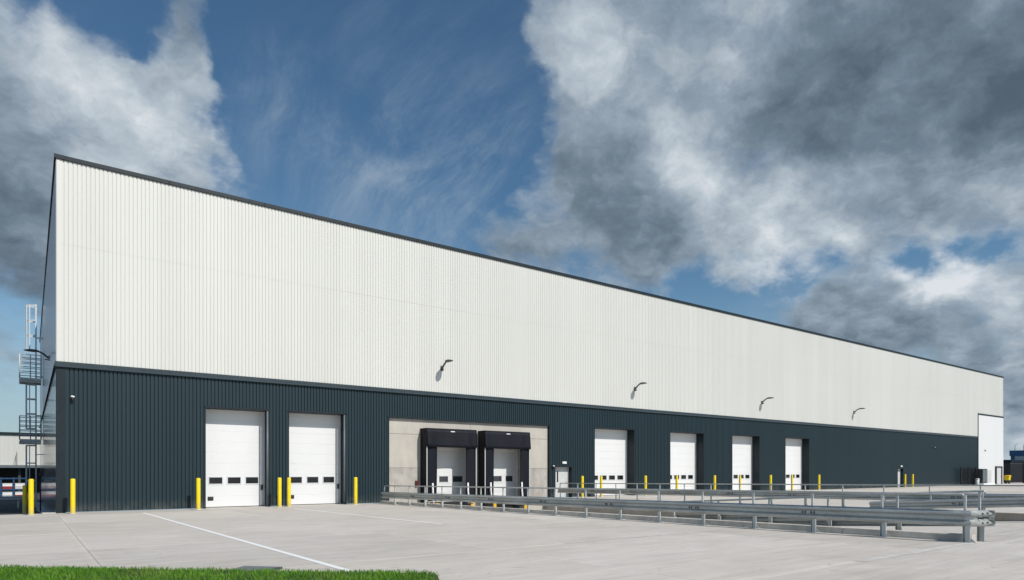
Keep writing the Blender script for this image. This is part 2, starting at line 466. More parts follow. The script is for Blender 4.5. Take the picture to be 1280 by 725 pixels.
ang = rng.uniform(0, 2*np.pi, N); lean = h*(.15 + .55*rng.random(N)); la = rng.uniform(0, 2*np.pi, N)
z = .011*np.clip(-y, 0, 42) + .004 + np.clip(d*.35, 0, .04)
cx_, sx_ = np.cos(ang)*w, np.sin(ang)*w
lx, ly = np.cos(la)*lean, np.sin(la)*lean
V = np.zeros((N, 5, 3))
V[:, 0] = np.stack([x-cx_, y-sx_, z], 1); V[:, 1] = np.stack([x+cx_, y+sx_, z], 1)
V[:, 2] = np.stack([x+cx_*.8+lx*.35, y+sx_*.8+ly*.35, z+h*.6], 1); V[:, 3] = np.stack([x-cx_*.8+lx*.35, y-sx_*.8+ly*.35, z+h*.6], 1)
V[:, 4] = np.stack([x+lx, y+ly, z+h], 1)
me = bpy.data.meshes.new('grass')
me.vertices.add(N*5); me.vertices.foreach_set('co', V.reshape(-1))
b5 = (np.arange(N)*5)[:, None]
loops = np.concatenate([b5 + np.array([0, 1, 2, 3]), b5 + np.array([3, 2, 4])], 1).reshape(-1)
me.loops.add(len(loops)); me.loops.foreach_set('vertex_index', loops.astype(np.int32))
ls = np.stack([np.arange(N)*7, np.arange(N)*7+4], 1).reshape(-1); lt = np.tile([4, 3], N)
me.polygons.add(2*N); me.polygons.foreach_set('loop_start', ls.astype(np.int32)); me.polygons.foreach_set('loop_total', lt.astype(np.int32))
me.update(calc_edges=True); me.materials.append(M['grass'])
o = bpy.data.objects.new('grass', me); col.objects.link(o); o['kind'] = 'stuff'
tag(o, 'bright green mown grass verge in the near left foreground', 'grass')
# gully cover by the grass
t = Thing('drain_cover', 'dark grey drain cover slab lying at the edge of the grass', 'drain cover', (1.75, -22.05, gz(22)))
mb = MB(); c = Vector((1.66, -22.02)); du = Vector((.69, -.72)).normalized(); dv = Vector((.72, .69)).normalized()
def rect(c, a, b, z0, z1):
    P = [c - du*a - dv*b, c + du*a - dv*b, c + du*a + dv*b, c - du*a + dv*b]
    return [(p.x, p.y, z0) for p in P], [(p.x, p.y, z1) for p in P]
g0 = gz(22.1)
mb.hexa(*rect(c, .30, .30, g0 - .02, g0 + .03)); t.part('frame', mb, M['dark_grey'], .008)
mb = MB(); mb.hexa(*rect(c, .25, .25, g0 + .025, g0 + .036)); t.part('lid', mb, M['grey_paint'], .004)

# ------------------------------------------------------------------ warehouse
L, DEP, HT, BAND = 102.9, 46.0, 14.2, 5.9
W = Thing('warehouse', 'huge white and slate clad warehouse with loading doors filling the picture', 'warehouse', (51, 0, 0))
PITCH = .15
def prof(d):      # (offset along the pitch, projection)
    return [(0, d), (.098, d), (.106, -.005), (.130, -.005)]
def clad(mb, x0, x1, z0, z1, d, y=0.0, ph=0.0):
    i0 = int(math.floor((x0 - ph) / PITCH)) - 1; i1 = int(math.ceil((x1 - ph) / PITCH)) + 1
    pts = []
    for i in range(i0, i1):
        for a, q in prof(d): pts.append((ph + i*PITCH + a, q))
    def at(x):
        for (a, q), (b, r) in zip(pts, pts[1:]):
            if a <= x <= b: return q + (r-q)*(x-a)/(b-a) if b > a else q
        return 0
    seq = [(x0, at(x0))] + [p for p in pts if x0 + 1e-4 < p[0] < x1 - 1e-4] + [(x1, at(x1))]
    vs = []
    for x_, q in seq: vs += [(x_, y - q, z0), (x_, y - q, z1)]
    mb.add(vs, [(2*i, 2*i+2, 2*i+3, 2*i+1) for i in range(len(seq)-1)])
# upper cladding in three lapped courses, each overlapping the one below
mb = MB()
mb.box(0.0, .11, -.034, .0, 5.98, 14.04)
XW = 94.29
clad(mb, .11, 102.75, 10.7, 14.06, .019, -.005, .11)
clad(mb, .11, XW, 5.95, 10.74, .019, 0, .11)
clad(mb, XW, 102.75, 8.85, 10.74, .019, 0, .11)
mb.box(102.75, L, -.034, 0, 8.85, 14.04)
W.part('upper_cladding', mb, M['white_clad'])
# openings in the dark cladding: x0, x1, head height
DOORS = [(5.46, 8.21, 4.5, 3), (9.14, 11.98, 4.52, 3), (29.11, 32.85, 4.53, 4), (36.6, 40.4, 4.53, 4), (44.0, 47.69, 4.55, 4), (51.52, 55.29, 4.57, 4)]
DOCK = (14.35, 25.22, 4.47)
PDS = [(25.74, 27.08, 1.93), (72.55, 73.8, 1.93)]
ops = sorted([(a, b, h_) for a, b, h_, _ in DOORS] + [DOCK] + PDS)
mb = MB(); cur = .3; TOPZ = 5.88
for a, b, h_ in ops:
    clad(mb, cur, a, .03, TOPZ, .035, 0, .3)
    clad(mb, a, b, h_, TOPZ, .035, 0, .3)
    cur = b
clad(mb, cur, XW, .03, TOPZ, .035, 0, .3)
W.part('lower_cladding', mb, M['dark_clad'])
mb = MB(); mb.box(-.004, .3, -.04, 0, .0, TOPZ)
W.part('corner_flashing', mb, M['dark_trim'], .006)
for a, b, h_ in ops:              # flashing over the heads of the openings
    mb = MB(); mb.box(a - .07, b + .07, -.062, -.0, h_ - .0, h_ + .075); W.part('head_flashing', mb, M['dark_trim'])
# drip band between the two claddings
mb = MB()
sec = [(.0, .13), (.050, .12), (.052, .0), (.135, -.075), (.135, -.10), (.0, -.095)]
xs = np.arange(0, XW + 3.0, 3.0)
for a in xs:
    b = min(a + 2.996, XW)
    if a >= XW: break
    a0 = -.05 if a == 0 else a
    mb.extrude(sec, [((a0, 0, BAND), (0, -1)), ((b, 0, BAND), (0, -1))])
M['drip'] = simple('slate_trim_sunlit', (.026, .041, .050), .4, var=.1, scale=.8, spec=.45)  # same slate trim, colour lightened to paint in the lip's sunlit sheen
W.part('drip_band', mb, M['drip'])
mb = MB()
sec = [(.0, .12), (.05, .12), (.052, 0), (.09, -.06), (.09, -.09), (0, -.09)]
mb.extrude(sec, [((0.0, -.04, BAND), (-1, 0)), ((0.0, DEP, BAND), (-1, 0))])
W.part('side_drip_band', mb, M['dark_trim'])
# eaves trim
mb = MB()
for a in np.arange(0, L, 4.0):
    b = min(a + 3.995, L + .06); a0 = -.06 if a == 0 else a
    mb.box(a0, b, -.085, .35, 14.03, 14.2)
mb.box(-.075, .3, -.087, DEP, 14.03, 14.205)
mb.box(L - .3, L + .07, .36, DEP, 13.97, 14.2)
W.part('eaves_trim', mb, M['dark_trim'], .01)
mb = MB(); mb.box(.3, L - .3, .35, DEP, 13.6, 14.05); W.part('roof', mb, M['roof'])
# side wall: flat panels laid horizontally
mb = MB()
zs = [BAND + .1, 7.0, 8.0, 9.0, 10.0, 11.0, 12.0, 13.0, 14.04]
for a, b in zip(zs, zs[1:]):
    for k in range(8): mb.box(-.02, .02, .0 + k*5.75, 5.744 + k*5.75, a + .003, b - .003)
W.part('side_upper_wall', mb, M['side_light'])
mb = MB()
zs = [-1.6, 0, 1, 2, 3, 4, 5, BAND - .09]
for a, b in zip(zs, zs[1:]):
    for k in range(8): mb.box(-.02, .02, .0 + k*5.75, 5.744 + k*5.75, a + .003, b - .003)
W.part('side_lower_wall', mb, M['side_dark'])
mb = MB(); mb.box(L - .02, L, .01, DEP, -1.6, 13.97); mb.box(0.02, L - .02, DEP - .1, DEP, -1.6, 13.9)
mb.box(.02, .03, .01, DEP, -1.6, 13.9)
W.part('rear_wall', mb, M['side_light'])
# white flat bay at the far end
mb = MB()
for k in range(7):
    a = XW + .12 + k*1.215; mb.box(a, a + 1.211, -.055, .0, .02, 8.72)
mb.box(L - .36, L + .01, -.056, 0, .02, 8.72)
w = W.part('white_bay', mb, M['white_flat'])
mb = MB(); mb.box(XW, L + .02, -.10, 0, 8.73, 8.90); mb.box(XW, XW + .11, -.075, 0, .02, 8.72)
W.sub(w, 'bay_trim', mb, M['dark_trim'])
mb = MB(); a, b = 99.92, 102.3
mb.box(a, a + .38, -.16, -.056, .02, 2.33); mb.box(b - .25, b, -.16, -.056, .02, 2.33); mb.box(a + .38, b - .25, -.16, -.056, 2.18, 2.33)
fr = W.part('end_door_frame', mb, M['dark_trim'])
mb = MB(); mb.box(a + .38, b - .25, -.085, -.056, .02, 2.18); W.sub(fr, 'door_leaf', mb, M['pale_grey'])
mb = MB(); mb.box(b - .36, b - .28, -.2, -.16, .95, 1.15); W.sub(fr, 'handle', mb, M['red'])

# reveals
def reveal(a, b, h_, dep):
    mb = MB()
    mb.box(a - .03, a, -.04, dep, .0, h_); mb.box(b, b + .03, -.04, dep, .0, h_); mb.box(a - .03, b + .03, -.04, dep, h_, h_ + .03)
    return mb
RD = .66
for i, (a, b, h_, nw) in enumerate(DOORS):
    W.part('door_reveal', reveal(a, b, h_, RD + .05), M['dark_trim'])
    if i < 2:
        mb = MB(); mb.tube([(b - .07, -.005, .02), (b - .07, -.005, h_ - .02)], .045, 10); W.part('downpipe', mb, M['grey_paint'])
    mb = MB(); np_ = 9; ph = h_ / np_
    for j in range(np_):
        mb.box(a + .075, b - .075, RD, RD + .05, j*ph + .006, (j+1)*ph - .006)
        mb.box(a + .075, b - .075, RD + .005, RD + .05, j*ph - .006, j*ph + .006) if j else None
    leaf = W.part('loading_door', mb, M['door_white'], .006)
    for qa, qb in ((a, a + .075), (b - .075, b)):
        mb = MB(); mb.box(qa, qb, RD - .02, RD + .06, 0, h_); W.sub(leaf, 'guide_rail', mb, M['frame_white'], .006)
    mb = MB(); mb.box(a + .075, b - .075, RD - .005, RD + .045, .0, .035); W.sub(leaf, 'bottom_seal', mb, M['rubber'])
    if nw == 3:
        ws = [(a + .28 + .8*q*(b-a)/2.75, a + .84 + .8*q*(b-a)/2.75) for q in range(3)]
    else:
        ws = [(b - .68 - .80*q - .28, b - .68 - .80*q + .28) for q in range(4)][::-1]
    for (x0, x1) in ws:
        mb = MB(); z0, z1 = 1.09, 1.38
        mb.box(x0 - .045, x1 + .045, RD - .014, RD, z0 - .045, z0); mb.box(x0 - .045, x1 + .045, RD - .014, RD, z1, z1 + .045)
        mb.box(x0 - .045, x0, RD - .014, RD, z0, z1); mb.box(x1, x1 + .045, RD - .014, RD, z0, z1)
        mb.cur = 1; mb.box(x0, x1, RD - .004, RD + .01, z0, z1)
        W.sub(leaf, 'window', mb, [M['frame_white'], M['glass']])
    if nw == 3:
        mb = MB(); mb.box(a + .22, a + .46, RD - .03, RD - .001, .33, .50); mb.box(a + .25, a + .43, RD - .045, RD - .03, .36, .43)
        W.sub(leaf, 'handle', mb, M['black'], .006)
        mb = MB(); mb.box(b - .19, b - .11, RD - .06, RD - .001, .78, 1.02); W.sub(leaf, 'control_box', mb, M['black'], .006)
    mb = MB(); mb.box(b - .04, b - .001, RD - .4, RD - .3, .8, 1.03); W.sub(leaf, 'sensor', mb, M['black'])
    mb = MB(); mb.box(a, b, -.03, RD + .05, -.05, .004); W.sub(leaf, 'threshold', mb, M['conc_kerb'])
# personnel doors
for i, (a, b, h_) in enumerate(PDS):
    dd = .26
    W.part('door_reveal', reveal(a, b, h_, dd + .05), M['dark_trim'])
    mb = MB(); mb.box(a + .07, b - .07, dd, dd + .05, .02, h_ - .07)
    d_ = W.part('personnel_door', mb, M['pale_grey'], .006, 'pale grey door with a slim vision slit' if i == 0 else None)
    mb = MB(); mb.box(a, a + .07, dd - .02, dd + .06, 0, h_); mb.box(b - .07, b, dd - .02, dd + .06, 0, h_); mb.box(a + .07, b - .07, dd - .02, dd + .06, h_ - .07, h_)
    W.sub(d_, 'door_frame', mb, M['pale_grey'])
    mb = MB(); mb.box(a + .36, a + .47, dd - .006, dd, .98, 1.68); W.sub(d_, 'window', mb, M['glass'])
    mb = MB(); mb.tube([(b - .18, dd - .05, .95), (b - .32, dd - .05, .95)], .014, 6); mb.box(b - .2, b - .16, dd - .05, dd, .9, 1.02)
    W.sub(d_, 'handle', mb, M['strip'])
# dock wall in concrete with two door openings
SH = [(16.27, 19.45), (20.02, 23.25)]
OP = [(16.8, 19.46), (20.52, 23.12)]
cy0, cy1 = .10, .40
a, b, h_ = DOCK
def cbox(mb, x0, x1, z0, z1): mb.box(x0 + .006, x1 - .006, cy0, cy1, z0 + .006, z1 - .006)
hh = 3.3
def panel(x0, x1, z0, z1, m, lab=None):
    mb = MB(); cbox(mb, x0, x1, z0, z1); W.part('concrete_panel', mb, m, .008, lab)
for (x0, x1) in ((a, 19.49), (19.49, b)): panel(x0, x1, 3.66, h_ + .05, M['conc_a'])
for (x0, x1) in ((a, OP[0][0]), (OP[0][1], OP[1][0]), (OP[1][1], b)):
    panel(x0, x1, 1.85, 3.66, M['conc_a']); panel(x0, x1, .0, 1.85, M['conc_b'], 'mottled grey lower panel of the dock wall')
for x0, x1 in OP: panel(x0, x1, hh, 3.66, M['conc_a'])
mb = MB(); cbox(mb, PIT0 - .2, PIT1 + .3, -1.7, .0)
W.part('dock_wall', mb, M['conc_a'], .008)
mb = MB(); mb.box(a - .03, a, -.06, cy0, 0, h_); mb.box(b, b + .13, -.062, cy0, 0, h_ + .076); mb.box(a, b, -.04, cy0, h_, h_ + .03)
W.part('door_reveal', mb, M['dark_trim'])
for i, ((s0, s1), (x0, x1)) in enumerate(zip(SH, OP)):
    yd = .52
    mb = MB()
    for j in range(7):
        z0 = j*.47; mb.box(x0 - .02, x1 + .02, yd, yd + .05, z0 + .005, z0 + .465); mb.box(x0 - .02, x1 + .02, yd + .01, yd + .05, z0 - .005, z0 + .005)
    dl = W.part('dock_door', mb, M['door_white'], .005)
    wx = [(17.69, 18.26), (18.58, 19.22)] if i == 0 else [(21.39, 21.99), (22.28, 22.79)]
    for q0, q1 in wx:
        mb = MB(); mb.box(q0 - .04, q1 + .04, yd - .012, yd, 1.02, 1.06); mb.box(q0 - .04, q1 + .04, yd - .012, yd, 1.38, 1.42)
        mb.cur = 1; mb.box(q0, q1, yd - .004, yd + .01, 1.06, 1.38)
        W.sub(dl, 'window', mb, [M['frame_white'], M['glass_grey']])
    for qa, qb in ((x1 - .1, x1), (x0, x0 + .1)):
        mb = MB(); mb.box(qa, qb, cy1 - .1, yd - .01, 0, hh); W.sub(dl, 'guide_rail', mb, M['pale_grey'])
    # shelter: side boxes, head box, front curtains
    yf = -.60
    mb = MB()
    mb.box(s0, s0 + .05, yf, cy0, -.05, 3.94); mb.box(s1 - .05, s1, yf, cy0, -.05, 3.94)
    mb.box(s0 - .02, s1 + .02, yf, cy0, 3.94, 3.99)
    sh = W.part('dock_shelter', mb, M['curtain'], .01)
    mb = MB()     # head curtain: sagging sheet with soft folds
    nx, nz = 26, 6; vs = []
    for j in range(nz + 1):
        for q in range(nx + 1):
            u_ = q/nx; v_ = j/nz
            zz = 3.95 - v_*(.97 + .02*math.sin(u_*3.1))
            yy = yf - .015 - .05*v_ - .03*v_*math.sin(u_*math.pi) - (.05*v_*math.sin(u_*26 + i) if u_ < .2 or u_ > .8 else .012*v_*math.sin(u_*17 + i))
            vs.append((s0 - .015 + u_*(s1 - s0 + .03), yy, zz))
    mb.add(vs, [(j*(nx+1)+q, (j+1)*(nx+1)+q, (j+1)*(nx+1)+q+1, j*(nx+1)+q+1) for j in range(nz) for q in range(nx)], True)
    hc = W.sub(sh, 'head_curtain', mb, M['curtain']); sm = hc.modifiers.new('solid', 'SOLIDIFY'); sm.thickness = .006
    for side in (0, 1):
        mb = MB(); xo, xi = (s0 + .05, s0 + .67) if side == 0 else (s1 - .05, s1 - .67)
        nx, nz = 5, 12; vs = []
        for j in range(nz + 1):
            for q in range(nx + 1):
                u_ = q/nx; v_ = j/nz
                vs.append((xo + (xi-xo)*u_ + .015*u_*math.sin(v_*5+i), yf + .02 + .05*u_ + .012*math.sin(v_*9 + q), 3.5 - v_*3.45))
        mb.add(vs, [(j*(nx+1)+q, (j+1)*(nx+1)+q, (j+1)*(nx+1)+q+1, j*(nx+1)+q+1) for j in range(nz) for q in range(nx)], True)
        c_ = W.sub(sh, 'side_curtain', mb, M['curtain']); sm = c_.modifiers.new('solid', 'SOLIDIFY'); sm.thickness = .006
    for xx in (s0 - .006, s1 - .044):
        mb = MB(); mb.box(xx, xx + .05, yf - .012, yf - .001, .0, 3.0); W.sub(sh, 'edge_strip', mb, M['strip'])
    mb = MB(); xc = (s0+s1)/2 + .02; mb.box(xc - .13, xc + .13, yf - .04, yf - .025, 3.815, 3.86); W.sub(sh, 'name_plate', mb, M['white_plastic'])
    # leveller lip and pit
    mb = MB(); mb.box(x0 + .05, x1 - .05, -.06, cy0 - .004, -.75, -.03); mb.box(x0 + .1, x1 - .1, -.14, -.06, -.34, -.06)
    W.part('dock_leveller', mb, M['black'], .01)

# ------------------------------------------------------------------ dock bumpers and guide posts
names = ['left of the left dock door', 'right of the left dock door', 'left of the right dock door', 'right of the right dock door']
for i, x0 in enumerate((16.75, 18.98, 20.52, 22.74)):
    t = Thing('dock_bumper', 'dock bumper with yellow face, ' + names[i], 'dock bumper', (x0 + .2, .1, -.9), 'bumpers under the dock doors')
    mb = MB(); mb.box(x0 - .22, x0 + .16, -.55, cy0 - .004, -.62, -.10); t.part('block', mb, M['dark_grey'], .02)
    mb = MB(); mb.box(x0 + .165, x0 + .37, -.52, cy0 - .006, -.58, -.08); mb.box(x0 + .13, x0 + .165, -.5, cy0-.006, -.56, -.12); t.part('face_plate', mb, M['orange_yellow'], .015)
    t = Thing('marker_post', 'thin white marker post before the shelter, ' + names[i], 'marker post', (x0 - .19, -.75, -.10), 'white marker posts at the dock shelters')
    mb = MB(); xx = x0 - .19; mb.tube([(xx + .04, -.76, -.10), (xx + .04, -.76, .25), (xx + .01, -.75, .55), (xx, -.75, 1.03)], .048, 8); t.part('post', mb, M['white_plastic'])
    mb = MB(); mb.box(xx - .07, xx + .30, -.84, -.50, -.15, -.105); t.part('foot', mb, M['dark_grey'])

# ------------------------------------------------------------------ bollards
BL = [(-.81, 'yellow bollard at the far left, standing clear of the warehouse corner'),
 (.5, 'yellow bollard in front of the dark cladding right beside the warehouse corner'),
 (4.99, 'yellow bollard on the left of the leftmost loading door'),
 (8.43, 'left of the close pair of yellow bollards between the two left doors'),
 (8.86, 'right of the close pair of yellow bollards between the two left doors'),
 (12.13, 'yellow bollard on the right of the second loading door, left of the docks'),
 (27.22, 'yellow bollard just right of the grey personnel door near the docks'),
 (28.85, 'yellow bollard left of the first loading door past the docks'),
 (33.03, 'yellow bollard right of the first loading door past the docks'),
 (36.26, 'yellow bollard left of the second loading door past the docks'),
 (40.6, 'yellow bollard right of the second loading door past the docks'),
 (43.75, 'yellow bollard left of the third loading door past the docks'),
 (47.93, 'yellow bollard right of the third loading door past the docks'),
 (51.06, 'yellow bollard left of the last loading door on the right'),
 (55.4, 'yellow bollard right of the last loading door on the right'),
 (72.21, 'left of two yellow bollards beside the distant personnel door'),
 (73.98, 'right of two yellow bollards beside the distant personnel door')]
b0 = None
for i, (x_, lab) in enumerate(BL):
    k = .9; loc = (x_, -k, gz(k))
    if b0 is None:
        t = Thing('bollard', lab, 'bollard', loc, 'yellow bollards along the facade'); b0 = t.o
        mb = MB(); x0, y0, z0 = loc
        mb.lathe(x0, y0, [(.086, z0), (.086, z0 + 1.325), (.078, z0 + 1.348), (.055, z0 + 1.36), (.01, z0 + 1.363)], 20); t.part('post', mb, M['yellow_bollard'])
        mb = MB(); mb.lathe(x0, y0, [(.125, z0 - .01), (.12, z0 + .012), (.09, z0 + .016)], 20); t.part('footing', mb, M['conc_kerb'])
    else: dup(b0, loc, lab)
r = dup(b0, (-1.02, 4.56, rz(-4.56) - .12), 'shaded yellow bollard on the asphalt behind the front left bollard')

# ------------------------------------------------------------------ guard rails
WS = [(.0, .155), (.018, .150), (.078, .105), (.078, .075), (.012, .030), (.012, -.030), (.078, -.075), (.078, -.105), (.018, -.150), (.0, -.155)]
WSEC = WS + [(a - .006, z) for a, z in WS[::-1]]
def rail_thing(label, x, k0, k1, face, zf, posts, bc, hh, cross=None, group='galvanised guard rails round the dock ramp', hand=None):
    """x: line of the posts; face -1 / +1: side of the beam; zf: level under the rail"""
    km = (k0 + k1)/2
    t = Thing('guard_rail', label, 'guard rail', (x, -km, zf(km)), group)
    xb = x + face*.06
    mb = MB(); n_ = max(1, int(round((k1-k0)/3.2))); path = []
    for i in range(n_ + 1):
        k = k0 + (k1-k0)*i/n_; path.append(((xb, -k, zf(k) + bc), (face, 0)))
    if cross:    # beam folds round the end of the run
        k = k1; xe = cross; z = zf(k) + bc; s_ = -face
        path[-1] = ((xb, -(k - .25), z), (face, 0))
        path.append(((xb + s_*.03, -(k - .03), z), (face*.75, -.66)))
        path.append(((xb + s_*.09, -(k + .03), z), (face*.15, -1)))
        path.append(((xe, -(k + .03), z - .02), (0, -1)))
    mb.extrude(WSEC, path)
    mb.cur = 1   # bolts at the splices
    for i in range(1, n_):
        k = k0 + (k1-k0)*i/n_; z = zf(k) + bc
        for dz in (.0, .012, -.012):
            for dk in (-.14, -.07, .07, .14):
                for zz in (.012, -.012): mb.box(xb + face*.012, xb + face*.028, -k - dk - .013, -k - dk + .013, z + zz*5 - .013 - .05*np.sign(zz), z + zz*5 + .013 - .05*np.sign(zz)) if dz == 0 else None
    if cross:
        for dx in (.25, .5):
            for zz in (.09, 0, -.09): mb.box(xb - face*dx - .015, xb - face*dx + .015, -(k1 + .03) - .10, -(k1+.03) - .01, zf(k1) + bc + zz - .015, zf(k1) + bc + zz + .015)
    t.part('beam', mb, [M['galv'], M['dark_grey']])
    for k in posts:
        z0 = zf(k) - .02; zt = zf(k) + bc + .13
        mb = MB()
        # Z-section post: two flanges and a web
        mb.box(x - .055, x + .055, -k - .004, -k + .004, z0, zt)
        mb.box(x - .055, x - .046, -k - .075, -k - .004, z0, zt); mb.box(x + .046, x + .055, -k + .004, -k + .075, z0, zt)
        mb.box(x - .046, x - .02, -k - .075, -k - .066, z0, zt); mb.box(x + .02, x + .046, -k + .066, -k + .075, z0, zt)
        # stanchion up to the handrail
        mb.box(x - .022, x + .022, -k + .005, -k + .042, zt - .2, zf(k) + hh - .02)
        p = t.part('post', mb, M['galv_pale'])
        mb = MB(); mb.box(x - .1, x + .1, -k - .1, -k + .1, z0 + .0, z0 + .034)
        mb.add([(x - .03, -k - .052, z0 + .03), (x - .03, -k - .17, z0 + .03), (x - .03, -k - .052, z0 + .14), (x - .022, -k - .052, z0 + .03), (x - .022, -k - .17, z0 + .03), (x - .022, -k - .052, z0 + .14)],
               [(0, 1, 2), (5, 4, 3), (0, 3, 4, 1), (1, 4, 5, 2), (2, 5, 3, 0)])
        t.sub(p, 'base_plate', mb, M['galv_pale'])
    hk0, hk1 = hand or (k0 + .1, k1 - .15)
    mb = MB(); n_ = 8
    pts = [(x, -(hk0 + (hk1-hk0)*i/n_), zf(hk0 + (hk1-hk0)*i/n_) + hh) for i in range(n_ + 1)]
    pts = [(x, -hk0 + .02, pts[0][2] - .3), (x, -hk0 + .0, pts[0][2] - .04)] + pts[0:1] + pts[1:] + [(x, -hk1 - .02, pts[-1][2] - .05)]
    mb.tube(pts, .024, 8); t.part('handrail', mb, M['galv'])
    return t
P1 = [2.28 + 1.524*i for i in range(17)]
rail_thing('long galvanised guard rail with handrail on the near edge of the dock ramp', 13.59, 1.0, 26.75, -1, gz, P1, .46, .92, cross=14.42)
P2 = [19.1 + 1.52*i for i in range(6)]
rail_thing('short galvanised barrier on the ramp floor, back to back with the nearest guard rail', 14.2, 18.95, 26.9, 1, fz, P2, .52, 1.06)
P3 = [.9 + 1.58*i for i in range(20)]
rail_thing('guard rail with handrail along the far top edge of the dock ramp', 25.42, .75, 31.5, -1, gz, P3, .49, .92)
P4 = [20.3 + 1.55*i for i in range(6)]
rail_thing('low galvanised barrier on the ramp floor below the far guard rail', 24.45, 19.8, 28.4, -1, fz, P4, .62, 1.0, hand=(20.2, 21.9))

# ------------------------------------------------------------------ wall lamps, cameras, signs
M['lamp_grey'] = simple('lamp_grey', (.085, .09, .095), .5, var=.08)
def lamp_geo(t, x, y, z, dx, dy):
    """arm lamp on the wall: (dx,dy) points out of the wall"""
    P = lambda o, h_, s=0: (x + dx*o - dy*s, y + dy*o + dx*s, z + h_)
    mb = MB(); a0 = P(.0, -.16, -.08); a1 = P(.03, .12, .08)
    mb.box(a0[0], a1[0], a0[1], a1[1], a0[2], a1[2]); t.part('bracket', mb, M['lamp_grey'], .008)
    mb = MB(); mb.tube([P(.02, -.02), P(.12, .05), P(.26, .17), P(.40, .25), P(.52, .285)], [.055, .053, .05, .048, .045], 8); mb.tube([P(.03, -.12), P(.2, -.1)], .03, 6); t.part('arm', mb, M['lamp_grey'])
    mb = MB(); secs = [(.44, .06, .045, .28), (.58, .16, .065, .295), (.80, .19, .065, .30), (.98, .15, .04, .29), (1.08, .05, .02, .28)]
    vs = []; n_ = 12
    for o_, w_, h_, zc in secs:
        for q in range(n_):
            an = 2*math.pi*q/n_; vs.append(P(o_, zc + h_*math.sin(an), w_*math.cos(an)))
    fs = [(i*n_+q, i*n_+(q+1) % n_, (i+1)*n_+(q+1) % n_, (i+1)*n_+q) for i in range(len(secs)-1) for q in range(n_)]
    fs += [tuple(range(n_))[::-1], tuple((len(secs)-1)*n_ + q for q in range(n_))]
    mb.add(vs, fs, True); hd = t.part('lamp_head', mb, M['lamp_grey'])
    mb = MB(); mb.hexa([P(.62, .243, -.09), P(.92, .255, -.07), P(.92, .255, .07), P(.62, .243, .09)], [P(.62, .262, -.09), P(.92, .268, -.07), P(.92, .268, .07), P(.62, .262, .09)])
    t.sub(hd, 'diffuser', mb, M['lens'])
LX = [(17.54, 'dark arm lamp on the white cladding above the dock shelters'), (32.9, 'second dark arm lamp from the left, high over the first door past the docks'),
      (48.03, 'third dark arm lamp from the left on the white cladding'), (63.3, 'dark arm lamp on the white cladding, farthest right of the row')]
t = Thing('wall_lamp', LX[0][1], 'lamp', (LX[0][0], -.034, 7.38), 'arm lamps along the facade'); lamp_geo(t, LX[0][0], -.034, 7.38, 0, -1)
for x_, lab in LX[1:]: dup(t.o, (x_, -.034, 7.38), lab)
t = Thing('wall_lamp', 'dark arm lamp sticking out of the shaded side wall left of the corner', 'lamp', (-.02, 10, 7.55), None); lamp_geo(t, -.02, 10, 7.55, -1, 0)

def cam_thing(label, x, y, z, dx, dy, group='security cameras on the walls'):
    t = Thing('security_camera', label, 'camera', (x, y, z), group)
    P = lambda o, s, h_: (x + dx*o - dy*s, y + dy*o + dx*s, z + h_)
    mb = MB(); mb.tube([P(0, 0, .02), P(.02, 0, .02)], .045, 10); mb.tube([P(.02, 0, .02), P(.09, 0, .01), P(.11, 0, -.02)], .02, 6); t.part('bracket', mb, M['black'])
    mb = MB(); mb.tube([P(.11, -.06, .03), P(.11, .06, .01)], [.036, .036], 10); t.part('housing', mb, M['white_plastic'])
    mb = MB(); q = P(.11, 0, 0); mb.lathe(q[0], q[1], [(.02, z - .17), (.055, z - .13), (.06, z - .05), (.05, z - .03)], 10); t.part('lens', mb, M['black'])
cam_thing('small white and black camera high on the dark cladding near the left corner', .53, -.036, 4.62, 0, -1)
cam_thing('small white and black camera on the dark cladding in the far right third', 81.45, -.036, 4.36, 0, -1)
cam_thing('small camera on the white flat bay at the far end', 96.4, -.056, 4.36, 0, -1)
cam_thing('small camera low on the dark cladding beside the personnel door by the docks', 25.5, -.036, 1.98, 0, -1)
cam_thing('small dark camera on the building end, outlined against the sky', 102.9, 1.2, 5.2, 1, 0)
for x_, lab in ((26.44, 'white bulkhead light over the grey personnel door near the docks'), (73.3, 'white bulkhead light over the distant personnel door')):
    t = Thing('bulkhead_light', lab, 'light', (x_, -.036, 2.2), 'lights over the personnel doors')
    mb = MB(); mb.box(x_ - .17, x_ + .17, -.10, -.036, 2.13, 2.28); t.part('housing', mb, M['white_plastic'], .012)
    mb = MB(); mb.box(x_ - .14, x_ + .14, -.125, -.10, 2.15, 2.26); t.part('diffuser', mb, M['lens'], .01)
t = Thing('signal_light', 'small dark red signal box on the concrete left of the dock shelters', 'signal light', (16.0, .1, .9))
mb = MB(); mb.box(15.95, 16.09, -.04, .1, .88, 1.16); t.part('housing', mb, M['maroon'], .012)
mb = MB(); mb.tube([(16.02, -.04, 1.09), (16.02, -.06, 1.09)], .05, 12); mb.tube([(16.02, -.04, .95), (16.02, -.06, .95)], .05, 12); t.part('lens', mb, M['maroon'])

